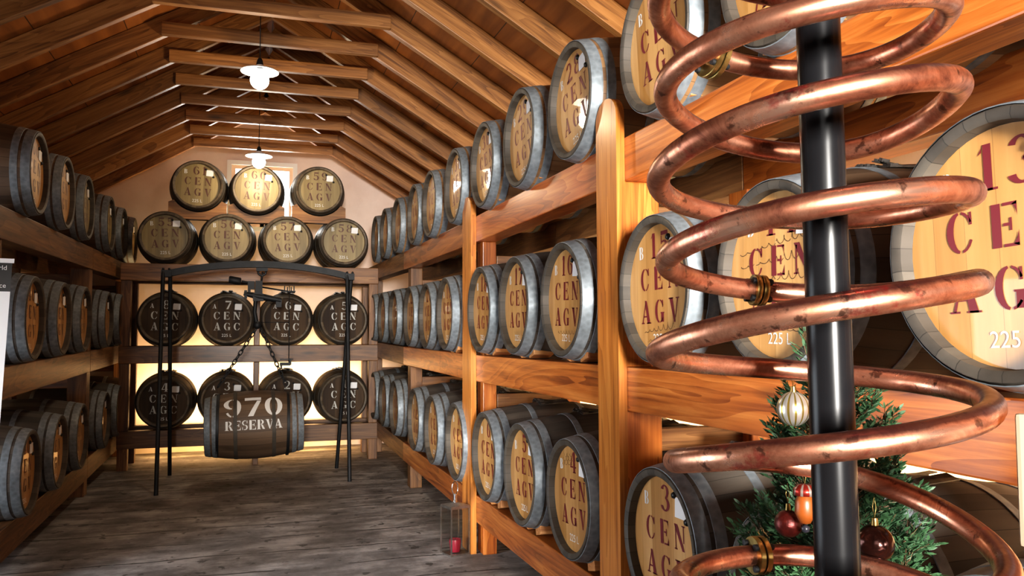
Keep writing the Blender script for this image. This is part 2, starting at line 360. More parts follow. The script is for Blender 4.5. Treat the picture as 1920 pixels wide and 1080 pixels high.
# ------------------------------------------------------------------ the barrel kit (head at y=0 facing -y, body runs to +y)
L=.95; RE=.283; RB=.343; RH=.252; REC=.038
def rad(s):
    u=(s-L/2)/(L/2); return RB-(RB-RE)*abs(u)**1.9
def barrel_meshes():
    out={}
    prof=[(RH,REC+.004),(RH+.003,.006),(RH+.012,0),(RE-.004,0),(RE,.006)]
    prof+=[(rad(L*i/22),L*i/22) for i in range(1,22)]
    prof+=[(RE,L-.006),(RE-.004,L),(RH+.012,L),(RH+.003,L-.006),(RH,L-REC-.004)]
    for k,m in M_ST.items():
        me=mesh_from('staves',lathe(prof,56),m,True,R(40)); me.materials.append(M_CHIME if k!='dark' else M_ST['dark']); out['staves',k]=me
        for p in me.polygons:
            if math.hypot(p.center.x,p.center.z)<RE-.002 and p.center.y<.06: p.material_index=1
    for k,m in M_HD.items():
        out['head',k]=mesh_from('barrel_head',lathe([(0,REC),(RH*.5,REC),(RH+.004,REC)],48),m)
        bm=lathe([(0,L-REC),(RH*.5,L-REC),(RH+.004,L-REC)],48); out['rear',k]=mesh_from('rear_head',bm,m)
    for i,(a,b) in enumerate(((.004,.058),(.074,.118),(.275,.312))):
        for side in (0,1):
            s0,s1=(a,b) if side==0 else (L-b,L-a)
            t=.0035
            p=[(rad(s0)+.0005,s0),(rad(s0)+t,s0+.001),(rad((s0+s1)/2)+t+.0004,(s0+s1)/2),(rad(s1)+t,s1-.001),(rad(s1)+.0005,s1)]
            for mn,mm in (('z',M_HOOP),('d',M_HOOPD)): out['hoop',i+3*side,mn]=mesh_from('hoop',lathe(p,56),mm,True,R(40))
    # paper tag and pins
    bm=bmesh.new(); vs=[bm.verts.new(p) for p in ((.085,REC-.0035,.115),(.165,REC-.003,.112),(.168,REC-.0045,.186),(.088,REC-.002,.188))]; bm.faces.new(vs)
    out['tag']=mesh_from('paper_tag',bm,M_PAPER)
    for i,(x,z) in enumerate(((.083,.193),(.17,.108))):
        bm=lathe([(0,-.008),(.009,-.007),(.013,0),(.013,.004)],14); bmesh.ops.translate(bm,verts=bm.verts,vec=(x,REC-.004,z))
        out['pin',i]=mesh_from('bung_plug',bm,M_BLACK,True)
    # crumpled tin strip over the bung hole on top of the belly
    bm=bmesh.new(); rr=random.Random(3)
    for k in range(9):
        a=R(-13+26*k/8); s=L/2-.14+.012*rr.uniform(-1,1)
        M=Matrix.Rotation(a,4,'Y')@Matrix.Translation((0,L/2,RB+.006))@Matrix.Rotation(rr.uniform(-.12,.12),4,'X')@Matrix.Rotation(rr.uniform(-.35,.35),4,'Y')
        add_box(bm,(0,0,.002),(.032,.16+.05*rr.random(),.004),M)
        add_box(bm,(0,-.08,.006),(.014,.03,.010),M)
    out['bung']=mesh_from('bung_strap',bm,M_TIN)
    return out
BK=barrel_meshes()
_lt={}
def letters(num,line2,line3,col):
    key=(num,line2,line3,col)
    if key not in _lt:
        fn=lambda x,y:V((x,REC-.0012,y))
        bm=bmesh.new()
        put_text(bm,num,.012,.122,.10,.03,fn); put_text(bm,line2,.0,-.002,.092,.042,fn); put_text(bm,line3,.0,-.132,.092,.036,fn)
        _lt[key]=mesh_from('stencil_lettering',bm,{'red':M_RED,'brown':M_BROWN,'white':M_WHITE2}[col])
    return _lt[key]
def marking(letter):
    key=('m',letter)
    if key not in _lt:
        bm=bmesh.new(); fn=lambda x,y:V((x,REC-.0012,y))
        put_text(bm,letter,-.142,.128,.052,.01,fn,'c')
        t=flat_text_mesh('volume','225 L',.05,M_WHITE)
        for v in t.vertices: v.co=V((v.co.x,REC-.0012,v.co.y-.208))
        bm.from_mesh(t)
        _lt[key]=mesh_from('volume_marking',bm,M_WHITE)
    return _lt[key]
def barrel(x,y,zc,rz,roll,st,hd,num,letter='B',l3='AGV',col='red',label='',group=None,hoop='z',tagged=True,bung=False,text=True):
    """x,y,zc = centre of the front head circle"""
    o=thing('oak_barrel',label,'barrel',(x,y,zc),0,group)
    o.rotation_euler=(0,roll,rz)
    link('staves',BK['staves',st],o); link('barrel_head',BK['head',hd],o); link('rear_head',BK['rear',hd],o)
    for i in range(6): link('hoop',BK['hoop',i,hoop],o)
    if text:
        a=link('stencil_lettering',letters(num,'CEN',l3,col),o); a['label']={'red':'maroon','brown':'brown','white':'white'}[col]+' stencilled lettering'
        b=link('volume_marking',marking(letter),o); b['label']='small white letter and 225 L marking'
    if tagged:
        link('paper_tag',BK['tag'],o)['label']='white paper tag'
        link('bung_plug',BK['pin',0],o); link('bung_plug',BK['pin',1],o)
    if bung: link('bung_strap',BK['bung'],o)
    return o

def handwriting(o,rows,seed):
    q=random.Random(seed); bm=bmesh.new()
    for (x0,x1,y0,amp,slope) in rows:
        n=int((x1-x0)/.0018); prev=None; ph=q.random()*6
        for i in range(n):
            x=x0+(x1-x0)*i/n; ph+=q.uniform(.12,.5)
            p=V((x+.006*math.cos(ph),REC-.0011,y0+slope*(x-x0)+amp*math.sin(ph)*(.75+.5*math.sin(i*.021+seed))))
            if q.random()<.03: prev=None; continue
            if prev is not None and math.hypot(p.x,p.z)<RH-.01:
                d=(p-prev); nn=V((-d.z,0,d.x)); nn=nn.normalized()*.0009 if nn.length>1e-6 else V((0,0,.0009))
                bm.faces.new([bm.verts.new(v) for v in (prev-nn,prev+nn,p+nn,p-nn)])
            prev=p
    link('handwriting',mesh_from('handwriting',bm,M_INK),o)['label']='dark handwritten note'
M_INK=plain('brown_ink',(.06,.025,.012),.6)
# ------------------------------------------------------------------ setting
XW0,XW1,YB0,YF=-2.9,3.05,11.8,-7.5
RX,RZ,SL=.17,4.03,.592          # roof: centre line, rafter underside at the tie, slope
HALF=.88
def roof_z(x): return RZ-.02-(abs(x-RX)-HALF)*SL
def struct(name,bm,mat):
    o=link(name,mesh_from(name,bm,mat)); o['kind']='structure'; return o
def quadbm(ql):
    bm=bmesh.new()
    for q in ql: bm.faces.new([bm.verts.new(p) for p in q])
    bmesh.ops.remove_doubles(bm,verts=bm.verts,dist=1e-5); return bm
bm=bmesh.new(); add_box(bm,((XW0+XW1)/2,(YB0+YF)/2,-.05),(XW1-XW0+.6,YB0-YF+.6,.1)); struct('floor',bm,M_FLOOR)
RT=.16/math.cos(math.atan(SL))   # sheathing lies on the rafters
DY0,DY1,DZ=2.6,5.62,2.05          # wide doorway in the left wall
bm=bmesh.new(); add_box(bm,(XW0-.1,(DY0+YF-.2)/2,1.6),(.2,DY0-YF+.2,3.2)); add_box(bm,(XW0-.1,(DY1+YB0+.2)/2,1.6),(.2,YB0+.2-DY1,3.2)); add_box(bm,(XW0-.1,(DY0+DY1)/2,(3.2+DZ)/2),(.2,DY1-DY0,3.2-DZ)); struct('wall_left',bm,M_WALL)
bm=bmesh.new(); add_box(bm,(XW1+.1,(YB0+YF)/2,1.6),(.2,YB0-YF+.4,3.2)); struct('wall_right',bm,M_WALL)
WX0,WX1,WZ0,WZ1=-.315,.625,3.0,3.98
def gable(y,holes):
    xs=sorted({XW0-.1,XW1+.1,RX}|{h[0] for h in holes}|{h[1] for h in holes}); qs=[]
    for a,b in zip(xs,xs[1:]):
        hs=[h for h in holes if h[0]<=a+1e-6 and h[1]>=b-1e-6]; lo=0
        for h in hs:
            if h[2]>0: qs.append([(a,y,0),(b,y,0),(b,y,h[2]),(a,y,h[2])])
            lo=h[3]
        qs.append([(a,y,lo),(b,y,lo),(b,y,roof_z(b)+RT),(a,y,roof_z(a)+RT)])
    bm=quadbm(qs)
    ex=bmesh.ops.extrude_face_region(bm,geom=bm.faces[:])
    d=.25 if y>0 else -.25
    bmesh.ops.translate(bm,verts=[v for v in ex['geom'] if isinstance(v,bmesh.types.BMVert)],vec=(0,d,0))
    return bm
struct('wall_back',gable(YB0,[(WX0,WX1,WZ0,WZ1)]),M_WALL)
struct('wall_front',gable(YF,[]),M_WALL)
# roof boarding, one sheet per slope (local x runs down the slope)
for side,nm in ((-1,'ceiling_left'),(1,'ceiling_right')):
    xr=RX; xe=(XW0-.25) if side<0 else (XW1+.25)
    p0=V((xr,0,roof_z(xr)+RT)); p1=V((xe,0,roof_z(xe)+RT))
    M,l=frame(p0,p1,(0,0,1)); M.translation+=V((0,(YB0+YF)/2,0))+M.to_3x3()@V((0,0,.02))
    o=link(nm,mesh_from(nm,box_bm(l,YB0-YF+.6,.04,0),M_SHEATH),None,M); o['kind']='structure'
# window in the gable
wr=thing('window_1',None,None,((WX0+WX1)/2,YB0,WZ0)); wr['kind']='structure'
def wpart(name,bm,mat): return link(name,mesh_from(name,bm,mat),wr)
w=WX1-WX0; h=WZ1-WZ0
bm=bmesh.new()
for sx in (-1,1): add_box(bm,(sx*(w/2-.03),.02,h/2),(.06,.08,h))
add_box(bm,(0,.02,h-.03),(w-.12,.08,.06)); add_box(bm,(0,.02,.03),(w-.12,.08,.06)); wpart('window_frame',bm,plain('white_paint',(.85,.85,.84),.4))
bm=bmesh.new()
for sx in (-1,0,1): add_box(bm,(sx*(w/2-.085),.05,h/2),(.05,.05,h-.12))
add_box(bm,(0,.05,h-.085),(w-.22,.05,.05)); add_box(bm,(0,.05,.085),(w-.22,.05,.05)); wpart('sash',bm,plain('pale_sash',(.72,.5,.33),.4))
bm=bmesh.new(); add_box(bm,(0,.05,h/2),(w-.2,.008,h-.2)); wpart('pane',bm,M_GLASS)
# wide doorway letting daylight in from the left
dr=thing('door_1',None,None,(XW0-.1,(DY0+DY1)/2,0)); dr['kind']='structure'
bm=bmesh.new(); dw=DY1-DY0
for sy in (-1,1): add_box(bm,(0,sy*(dw/2-.03),DZ/2),(.22,.06,DZ))
add_box(bm,(0,0,DZ-.03),(.22,dw-.12,.06)); link('door_frame',mesh_from('door_frame',bm,M_BEAM_OLD),dr)

# ------------------------------------------------------------------ roof trusses
NTR=14
ordn=['first','second','third','fourth','fifth','sixth','seventh','eighth','ninth','tenth','eleventh','twelfth','thirteenth','fourteenth','fifteenth','sixteenth','seventeenth']
for k in range(17):
    y=11.25-.68*k
    t=thing('roof_truss','brown timber roof truss, %s counting from the white gable wall'%ordn[k],'roof truss',(RX,y,RZ),0,'timber roof trusses')
    hh=.155/math.cos(math.atan(SL))
    for s,xe in ((-1,XW0-.05),(1,XW1+.05)):
        a=V((RX,y,roof_z(RX)+hh/2)); b=V((xe,y,roof_z(xe)+hh/2))
        beam('rafter',a,b,.065,.155,M_RAFTER,t,(0,0,1),.004)
    beam('tie_beam',(RX-HALF-.005,y-.066,RZ+.032),(RX+HALF+.005,y-.066,RZ+.032),.06,.105,M_RAFTER,t,(0,0,1),.004)

# ------------------------------------------------------------------ racks
XR=1.551; XL=-1.47; YB=10.29; BW=.14; BH=.187
def sideslope(y,y0,s): return (y-y0)*s
# right rack
rr=thing('barrel_rack','long orange pine barrel rack of three tiers along the right wall','rack',(2.0,5.8,0))
ZR=(.405,1.395,2.395)
dzr=lambda y: max(0,(y-7.0))*.018
for z in ZR:
    for xc,nm in ((XR+BW/2,'front_beam'),(2.28,'rear_beam')):
        segs=((-.6,3.28,M_BEAM),(3.285,5.735,M_BEAM if z!=ZR[2] else M_BEAM_RED),(5.74,8.5,M_BEAM),(8.505,11.2,M_BEAM_OLD))
        for a,b,m in segs:
            if nm=='rear_beam': m=M_BEAM if a<3 else M_BEAM_OLD
            beam(nm,(xc,a,z-BH/2+dzr(a)),(xc,b,z-BH/2+dzr(b)),BW,BH,m,rr)
for y,pw in ((.55,.19),(3.29,.19),(5.645,.10),(8.3,.12),(11.0,.15)):
    for xc in (XR+.085,2.28):
        lv=[0]+[v for v in ZR]
        for i,z in enumerate(ZR):
            z0=0 if i==0 else ZR[i-1]; z1=z-BH
            if xc>2 and i==2 and False: continue
            beam('post',(xc,y,z0+dzr(y)*(i>0)),(xc,y,z1+dzr(y)),pw,.15,M_BEAM_OLD if y>8 else M_BEAM,rr,(0,1,0))
    beam('cross_brace',(XR+.16,y+.02,1.395-.33),(2.2,y+.02,1.395-.33),.05,.1,M_BEAM_OLD,rr)
    beam('cross_brace',(XR+.16,y+.02,2.395-.33),(2.2,y+.02,2.395-.33),.05,.1,M_BEAM_OLD,rr)
for y0,y1,zt in ((3.185,3.40,2.59),(5.62,5.86,2.55),(.42,.66,2.6)):
    w_=y1-y0; ol=[(0,-w_/2),(zt-w_*.42,-w_/2)]+[(zt-w_*.42+w_*.42*math.sin(a),-w_/2*math.cos(a)) for a in [PI*i/10 for i in range(1,10)]]+[(zt-w_*.42,w_/2),(0,w_/2)]
    if y0<4: ol=[(x if x>0 else .0,yy) for x,yy in ol]
    bm=prism(ol,.04); bmesh.ops.bevel(bm,geom=[e for e in bm.edges if len(e.link_faces)==2 and e.calc_face_angle(0)>1.2],offset=.004,segments=1,affect='EDGES')
    M=Matrix(((0,0,-1,XR-.021),(0,1,0,(y0+y1)/2),(1,0,0,0),(0,0,0,1)))
    o=link('front_plank',mesh_from('front_plank',bm,M_POST),rr,inv(rr)@M); o['label']='pale orange upright plank with rounded top'
# left rack
rl=thing('barrel_rack','brown barrel rack of three tiers along the left wall','rack',(-2.0,8.6,0))
ZL=(.31,1.345,2.355); dzl=lambda y:(y-6.4)*.0185
for z in ZL:
    for xc,nm in ((XL-BW/2,'front_beam'),(-2.2,'rear_beam')):
        for a,b in ((5.66,8.88),(8.885,11.7)):
            beam(nm,(xc,a,z-BH/2+dzl(a)),(xc,b,z-BH/2+dzl(b)),BW,BH+.02,M_BEAM_OLD,rl)
for y in (5.75,8.88,11.705):
    for xc in (XL-.10,-2.2):
        for i,z in enumerate(ZL):
            z0=0 if i==0 else ZL[i-1]+dzl(y)
            beam('post',(xc,y,z0),(xc,y,z-BH+dzl(y)-.01),.17,.17,M_BEAM_OLD,rl,(0,1,0))
    for z in ZL[1:]: beam('cross_brace',(-1.62,y,z-.3+dzl(y)),(-2.15,y,z-.3+dzl(y)),.05,.1,M_BEAM_OLD,rl)
# back rack
rb=thing('barrel_rack','dark timber barrel rack of three tiers across the white end wall','rack',(.1,10.6,0))
ZB=(.452,1.428,2.395)
for i,z in enumerate(ZB):
    for yc,nm in ((YB+.02+BW/2,'front_beam'),(11.0,'rear_beam')):
        beam(nm,(-1.42,yc,z-.1),(1.56,yc,z-.1),BW,.2,M_BEAM_OLD,rb)
    for x in (-1.36,.098,1.50):
        for yc in (YB+.02+BW/2,11.0):
            z0=0 if i==0 else ZB[i-1]
            beam('post',(x,yc,z0),(x,yc,z-.2),.11 if x!=.098 else .065,.11,M_BEAM_OLD,rb,(0,1,0))

# ------------------------------------------------------------------ barrels
HX=XR-.075
def side_ctx(i,total): return ordn[i]
rows=dict(
 upper=([1.25,2.02,2.79,3.66,4.45,5.23,6.04,6.92,7.65,8.57,9.40,10.12],2.685,['25','26','27','28','29','30','31','32','33','34','35','36']),
 middle=([1.25,2.07,2.82,3.79,4.56,5.31,6.33,7.07,7.85,8.75,9.55,10.3],1.711,['13','14','15','16','17','18','19','20','21','22','23','24']),
 lower=([1.30,2.03,2.80,3.72,4.46,5.20,6.0,6.82,7.6,8.68,9.44,10.2],.742,['1','2','3','4','5','6','7','8','9','10','11','12']))
rolls={'28':-.17,'29':-.13,'30':-.10,'15':-.02,'27':-.10,'13':-.03,'4':-.05,'3':-.04,'16':.03,'17':.02,'14':.02}
for row,(ys,zc,nums) in rows.items():
    for i,(y,n) in enumerate(zip(ys,nums)):
        z=zc+max(0,y-7.0)*.018
        roll=rolls.get(n,rnd.uniform(-.06,.06))
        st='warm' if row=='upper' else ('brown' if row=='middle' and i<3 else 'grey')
        near='the tall plank' 
        if y<5.5: lab='grey-hooped oak barrel stencilled B %s CEN AGV in maroon, %s tier of right rack'%(n,row)
        else: lab='small distant barrel on %s tier of right rack, %s past the second tall plank'%(row,ordn[i-6])
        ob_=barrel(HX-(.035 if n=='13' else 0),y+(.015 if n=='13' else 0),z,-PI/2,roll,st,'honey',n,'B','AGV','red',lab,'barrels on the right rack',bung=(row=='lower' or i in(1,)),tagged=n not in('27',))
        if n=='14': handwriting(ob_,[(-.2,.12,.07,.012,.16),(-.2,.1,.03,.012,.1),(-.21,.16,-.015,.012,.05),(-.15,.18,-.06,.01,.08),(-.05,.15,-.165,.009,0)],4)
        if n=='15': handwriting(ob_,[(-.1,.1,-.2,.012,.1),(-.13,.12,-.165,.012,.1),(-.06,.1,-.23,.008,.05)],5)
        if n=='16': handwriting(ob_,[(-.12,.12,-.165,.008,.02)],6)
        if n=='17': handwriting(ob_,[(-.05,.1,-.165,.012,.02),(-.05,.08,-.2,.012,.02)],7)
        if n=='4': handwriting(ob_,[(-.1,.02,.2,.008,.05),(-.11,.01,.18,.008,.05),(-.11,.0,.16,.008,.05)],8)
for row,zc in (('upper',2.672),('middle',1.665),('lower',.62)):
    for i,y in enumerate([6.33,7.25,8.15,9.42,10.36,11.28]):
        z=zc+(y-6.4)*.0185
        k=i
        lab='dark barrel with grey hoops on %s tier of left rack, %s from its near end'%(row,ordn[k])
        barrel(XL+.08,y,z,PI/2,rnd.uniform(-.06,.06),'brown' if row=='upper' else 'grey','olive' if row=='upper' and i>1 else 'honey',str(60-i) if row=='upper' else str(40-i),'B','AGV','brown',lab,'barrels on the left rack')
bx=[-.95,-.262,.436,1.124]
for i,x in enumerate(bx):
    barrel(x,YB-.03,2.715,0,rnd.uniform(-.05,.05),'dark','olive',['55','56','57','58'][i],'B','AGV','brown','oak barrel stencilled B %s CEN AGV in brown on top beam of back rack'%['55','56','57','58'][i],'pale-headed barrels of the back rack','d')
for i,x in enumerate([-.935,-.248,.44,1.127]):
    n='8765'[i]; barrel(x,YB-.03,1.742,0,rnd.uniform(-.04,.04),'dark','dark',n,'A','AGC','white','dark barrel stencilled A %s CEN AGC in white on middle beam of back rack'%n,'dark barrels of the back rack','d',bung=True)
for i,x in enumerate([-.93,-.243,.445,1.132]):
    n='4321'[i]; barrel(x,YB-.03,.775,0,rnd.uniform(-.04,.04),'dark','dark',n,'A','AGC','white','dark barrel stencilled A %s CEN AGC in white on bottom beam of back rack'%n,'dark barrels of the back rack','d',bung=True)
for i,(x,z) in enumerate([(-.60,3.345),(.073,3.33),(.815,3.355)]):
    n=['61','60','59'][i]
    barrel(x,YB-.03,z,0,rnd.uniform(-.05,.05),'dark','olive',n,'B','AGV','brown','oak barrel stencilled B %s CEN AGV in timber cradle atop back rack'%n,'pale-headed barrels of the back rack','d')
    # cradle under it: a block hollowed to the belly
    W,rb_=.655,RB-.008; H=.17; zb=z-RB-.035
    pts=[(-W/2,zb-.03),(W/2,zb-.03),(W/2,zb+H)]
    for k in range(13):
        xx=W/2-.06-(W-.12)*k/12
        if abs(xx)<.30: pts.append((xx,max(zb+.03,z-math.sqrt(max(0,(RE+.04)**2-xx*xx)))))
    pts.append((-W/2,zb+H))
    for yy,nm in ((YB+.11,'near'),(YB+.66,'far')):
        if nm=='far': continue
        bm=prism([(a,b-zb) for a,b in pts],.12)
        M=Matrix(((1,0,0,x),(0,0,-1,yy),(0,1,0,zb),(0,0,0,1)))
        tag(link('cradle_block',mesh_from('cradle_block',bm,M_RAFTER),None,M),'hollowed timber cradle block holding up barrel B %s'%n,'cradle block','timber cradles on the back rack')
# chocks under the right-rack barrels
chb=box_bm(.12,.10,.06,.004); chm=mesh_from('wooden_chock',chb,M_CHOCK)
def chock(x,y,z,rz,lab): 
    o=link('wooden_chock',chm,None,Matrix.Translation((x,y,z))@Matrix.Rotation(rz,4,'Z')@Matrix.Rotation(.25 if rz>0 else -.25,4,'X')@Matrix.Translation((0,0,.008))); tag(o,lab,'chock','wooden chocks on the right rack')
for row,tname in (('middle','middle'),('upper','upper'),('lower','lower')):
    ys,zc,nums=rows[row]; zt=dict(upper=2.395,middle=1.395,lower=.405)[row]
    for i in range(1,7):
        for s,nm in ((1,'far'),(-1,'near')):
            chock(XR+.065,ys[i]+s*.115,zt+.038+dzr(ys[i]),s*.06,'small pine chock under the %s side of barrel B %s'%(nm,nums[i]))

# ------------------------------------------------------------------ copper condenser coil on a black pole
PX0,PX1=V((.856,1.044,1.173)),V((.850,1.049,2.043))
def axis(z): t=(z-PX0.z)/(PX1.z-PX0.z); return PX0+(PX1-PX0)*t
base=axis(0)
cs=thing('still_coil_stand','tall copper condenser coil winding around a black pole in the near foreground','condenser coil',(base.x,base.y,0))
ctl=[('L',2.0711,.2481),('B',2.0143,.2159),('R',2.0171,.1836),('F',1.9659,.2123),('L',1.9214,.241),('B',1.8601,.2157),('R',1.8924,.1904),('F',1.8449,.2229),
('L',1.7749,.2554),('B',1.7397,.2283),('R',1.7354,.2012),('F',1.7008,.2228),('L',1.6426,.2444),('B',1.6023,.2242),('R',1.6071,.204),('F',1.5642,.2336),
('L',1.4949,.2632),('B',1.4606,.2383),('R',1.4318,.2134),('F',1.3868,.2263),('L',1.3254,.2393),('B',1.286,.2313),('R',1.2027,.2232),('F',1.1841,.229),('L',1.1409,.2349),('B',1.1296,.2349)]
ctl=[('L',2.225,.245),('B',2.15,.216),('R',2.15,.19),('F',2.11,.212)]+ctl
z=1.12; 
for j in range(22):
    z-=.04; ctl.append(('RFLB'[j%4],z,.232))
up=[]; z=2.26
for j in range(10): up.insert(0,('FRBL'[j%4],z,.225)); z+=.04
ctl=up+ctl
def camdir(z):
    a=axis(z); f=V((-a.x,-a.y,0)).normalized(); return f,V((f.y,-f.x,0))
f0,l0=camdir(1.5)
CR=.0187
def cat(p,t):
    i=int(t); i=max(1,min(len(p)-3,i)); u=t-i
    a,b,c,d=p[i-1],p[i],p[i+1],p[i+2]
    return .5*((2*b)+(-a+c)*u+(2*a-5*b+4*c-d)*u*u+(-a+3*b-3*c+d)*u**3)
zs=[c[1] for c in ctl]; rs=[c[2] for c in ctl]
ang0={'F':0,'L':1,'B':2,'R':3}[ctl[0][0]]
def coilpt(t):
    z=cat(zs,t); r=cat(rs,t); a=(ang0+t)*PI/2      # front -> left -> back -> right
    c=axis(z); d=f0*math.cos(a)+l0*math.sin(a)
    return V((c.x+d.x*r,c.y+d.y*r,z))
N=(len(ctl)-4)*16; ts=[1+(len(ctl)-3.01)*i/N for i in range(N+1)]
pts=[coilpt(t) for t in ts]
pts.append(V((pts[-1].x,pts[-1].y,pts[-1].z-.06)))
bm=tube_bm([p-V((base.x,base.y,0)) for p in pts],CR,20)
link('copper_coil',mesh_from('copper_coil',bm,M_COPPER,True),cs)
pts=[V((axis(z).x-base.x,axis(z).y-base.y,z)) for z in (.02,1,2,2.95)]
link('pole',mesh_from('pole',tube_bm(pts,.0333,40),M_POLE,True,R(50)),cs)
link('base_plate',mesh_from('base_plate',lathe([(0,0),(.26,0),(.27,.01),(.26,.02),(.05,.026),(.045,.06),(0,.06)],48,'Z'),M_POLE,True,R(40)),cs)
off=len(up)+4
for idx,df,sz in ((off+.45,0,1.25),(off+12+.66,0,.85),(off+24+.62,0,1.0),(off-8+.6,0,1)):
    p=coilpt(idx); d=(coilpt(idx+.05)-coilpt(idx-.05)).normalized()
    M,_=frame(p-d,p+d,(0,0,1)); M.translation=p-V((base.x,base.y,0))
    rot=M@Matrix.Rotation(PI/2,4,'Z')@Matrix.Rotation(0,4,'X')
    bm=bmesh.new()
    for s0 in (-.0115,.0015):
        q=lathe([(CR*.98,s0),(CR*1.75*sz,s0),(CR*1.8*sz,s0+.001),(CR*1.8*sz,s0+.009),(CR*1.75*sz,s0+.010),(CR*.98,s0+.010)],32); me=bpy.data.meshes.new('t'); q.to_mesh(me); q.free(); bm.from_mesh(me); bpy.data.meshes.remove(me)
    fl=link('pipe_flange',mesh_from('pipe_flange',bm,M_BRASS,True,R(40)),cs,rot); fl['label']='brass flange union on the coil'
    for k in range(4):
        a=PI/4+k*PI/2; b2=lathe([(0,-.021),(.0045,-.020),(.006,-.017),(.006,-.012),(.003,-.012),(.003,.0118),(.006,.0118),(.006,.018),(0,.019)],10)
        bmesh.ops.translate(b2,verts=b2.verts,vec=(CR*1.4*sz*math.cos(a),0,CR*1.4*sz*math.sin(a)))
        b=link('bolt',mesh_from('bolt',b2,M_IRON,True,R(40)),fl)

# ------------------------------------------------------------------ small cypress tree behind the coil
TX,TY=1.185,1.45
def tree():
    t=thing('christmas_tree','small green cypress Christmas tree standing behind the copper coil','christmas tree',(TX,TY,0))
    link('trunk',mesh_from('trunk',tube_bm([V((0,0,.05)),V((.005,0,.7)),V((-.01,.01,1.2)),V((-.045,.01,1.50))],[.018,.013,.008,.003],8),M_TWIG,True),t)
    link('pot',mesh_from('pot',lathe([(0,0),(.10,0),(.13,.22),(.138,.22),(.138,.25),(.12,.25),(.115,.2),(0,.2)],32,'Z'),plain('terracotta',(.35,.13,.06),.7),True,R(40)),t)
    fol=bmesh.new(); tw=bmesh.new(); q=random.Random(11)
    def leafquad(p,d,l,wd):
        s=d.cross(V((q.uniform(-1,1),q.uniform(-1,1),q.uniform(-.3,1)))).normalized()*wd
        a=p-s*.5; b=p+s*.5; m=p+d*l*.55
        fol.faces.new([fol.verts.new(x) for x in (a,b,m+s*.6,p+d*l,m-s*.6)])
    length_l=.0115
    def spray(p,d,length,depth):
        n=max(4,int(length/.0048)); pos=V(p); dirn=V(d).normalized(); path=[pos.copy()]
        side=dirn.cross(V((0,0,1))); side=side.normalized() if side.length>.05 else V((1,0,0))
        side=(side+V((0,0,q.uniform(-.5,.5)))).normalized()
        for i in range(n):
            dirn=(dirn+V((q.uniform(-.08,.08),q.uniform(-.08,.08),q.uniform(-.05,.10)))).normalized()
            pos=pos+dirn*length/n; path.append(pos.copy()); u=i/n
            if depth>0 and i%3==0 and u>.2:
                for s in (-1,1):
                    spray(pos,(dirn*.8+side*s*.75+V((0,0,q.uniform(-.2,.25)))),length*(.46-.2*u)*q.uniform(.7,1.15),depth-1)
            elif depth==0:
                for s in (-1,1): leafquad(pos,(dirn*.75+side*s*.6+V((0,0,q.uniform(-.25,.25)))).normalized(),length_l*q.uniform(.7,1.3),.0013)
        leafquad(pos,dirn,.018,.005)
        if depth>0: tube_bm(path,[max(.0008,.0035*(1-k/len(path))*(1 if depth>1 else .5)) for k in range(len(path))],4,False,tw)
    nb=95
    for i in range(nb):
        z=.42+.98*(i/nb)**.95; a=i*2.399+q.uniform(-.3,.3)
        ln=.05+.30*(1-(z-.42)/1.1)**.8*q.uniform(.8,1.1)
        dx,dy=math.cos(a),math.sin(a)
        # keep clear of the barrels and the coil
        if dx>.2: ln=min(ln,.26/dx)
        toward=-(dx*.63+dy*.77)
        if toward>.2: ln=min(ln,.19/toward)
        spray((0,0,z),(dx,dy,.35+.25*q.random()),ln,2 if ln>.12 else 1)
    spray((-.045,.01,1.47),(-.1,0,1),.07,1); spray((-.03,.01,1.43),(-.5,-.2,.7),.09,1); spray((-.03,.0,1.42),(.3,.2,.8),.08,1)
    f=link('foliage',mesh_from('foliage',fol,M_LEAF),t); link('twigs',mesh_from('twigs',tw,M_TWIG),t)
    return t
tree()
def bauble(p,r,mat,label,ribs=None):
    o=thing('christmas_bauble',label,'bauble',(p[0],p[1],p[2]-r))
    bm=bmesh.new(); bmesh.ops.create_uvsphere(bm,u_segments=48,v_segments=24,radius=r)
    if ribs:
        for v in bm.verts:
            a=math.atan2(v.co.y,v.co.x); k=1-.05*abs(math.sin(a*ribs/2))**.5*0+.035*abs(math.cos(a*ribs/2)); v.co=V((v.co.x*k,v.co.y*k,v.co.z*1.08))
    bmesh.ops.translate(bm,verts=bm.verts,vec=(0,0,r)); link('ball',mesh_from('ball',bm,mat,True),o)
    bm=lathe([(0,2*r*1.02+.012),(r*.16,2*r*1.02+.011),(r*.2,2*r*1.0),(r*.2,2*r*.96)],16,'Z'); link('cap',mesh_from('cap',bm,M_BRASS,True,R(40)),o)
    link('hanging_loop',mesh_from('hanging_loop',tube_bm([V((0,0,2*r+.012)),V((.004,0,2*r+.03)),V((0,0,2*r+.05)),V((-.004,0,2*r+.03))],.0008,6,True),M_BRASS,True),o)
    return o
def striped(name,c1,c2,n):
    t=NT(name); tc=t.n('ShaderNodeTexCoord'); sx=t.n('ShaderNodeSeparateXYZ'); t.l(tc.outputs['Object'],sx.inputs[0])
    f=t.math('FRACT',t.math('MULTIPLY',t.math('ARCTAN2',sx.outputs[0],sx.outputs[1]),n/(2*PI))); c=t.mix(t.math('LESS_THAN',f,.3),c1,c2)
    return t.set(Base_Color=c,Metallic=.75,Roughness=.3)
bauble((1.010,1.345,1.387),.031,striped('silver_gold_glitter',(.75,.74,.7),(.36,.28,.06),14),'ribbed silver bauble with gold stripes hanging high on the tree',14)
bauble((1.080,1.216,1.155),.033,noisy('bronze_glass',(.035,.012,.010),(.07,.025,.018),4,.18,.7,0),'large dark bronze bauble hanging low on the tree, right of the pole')
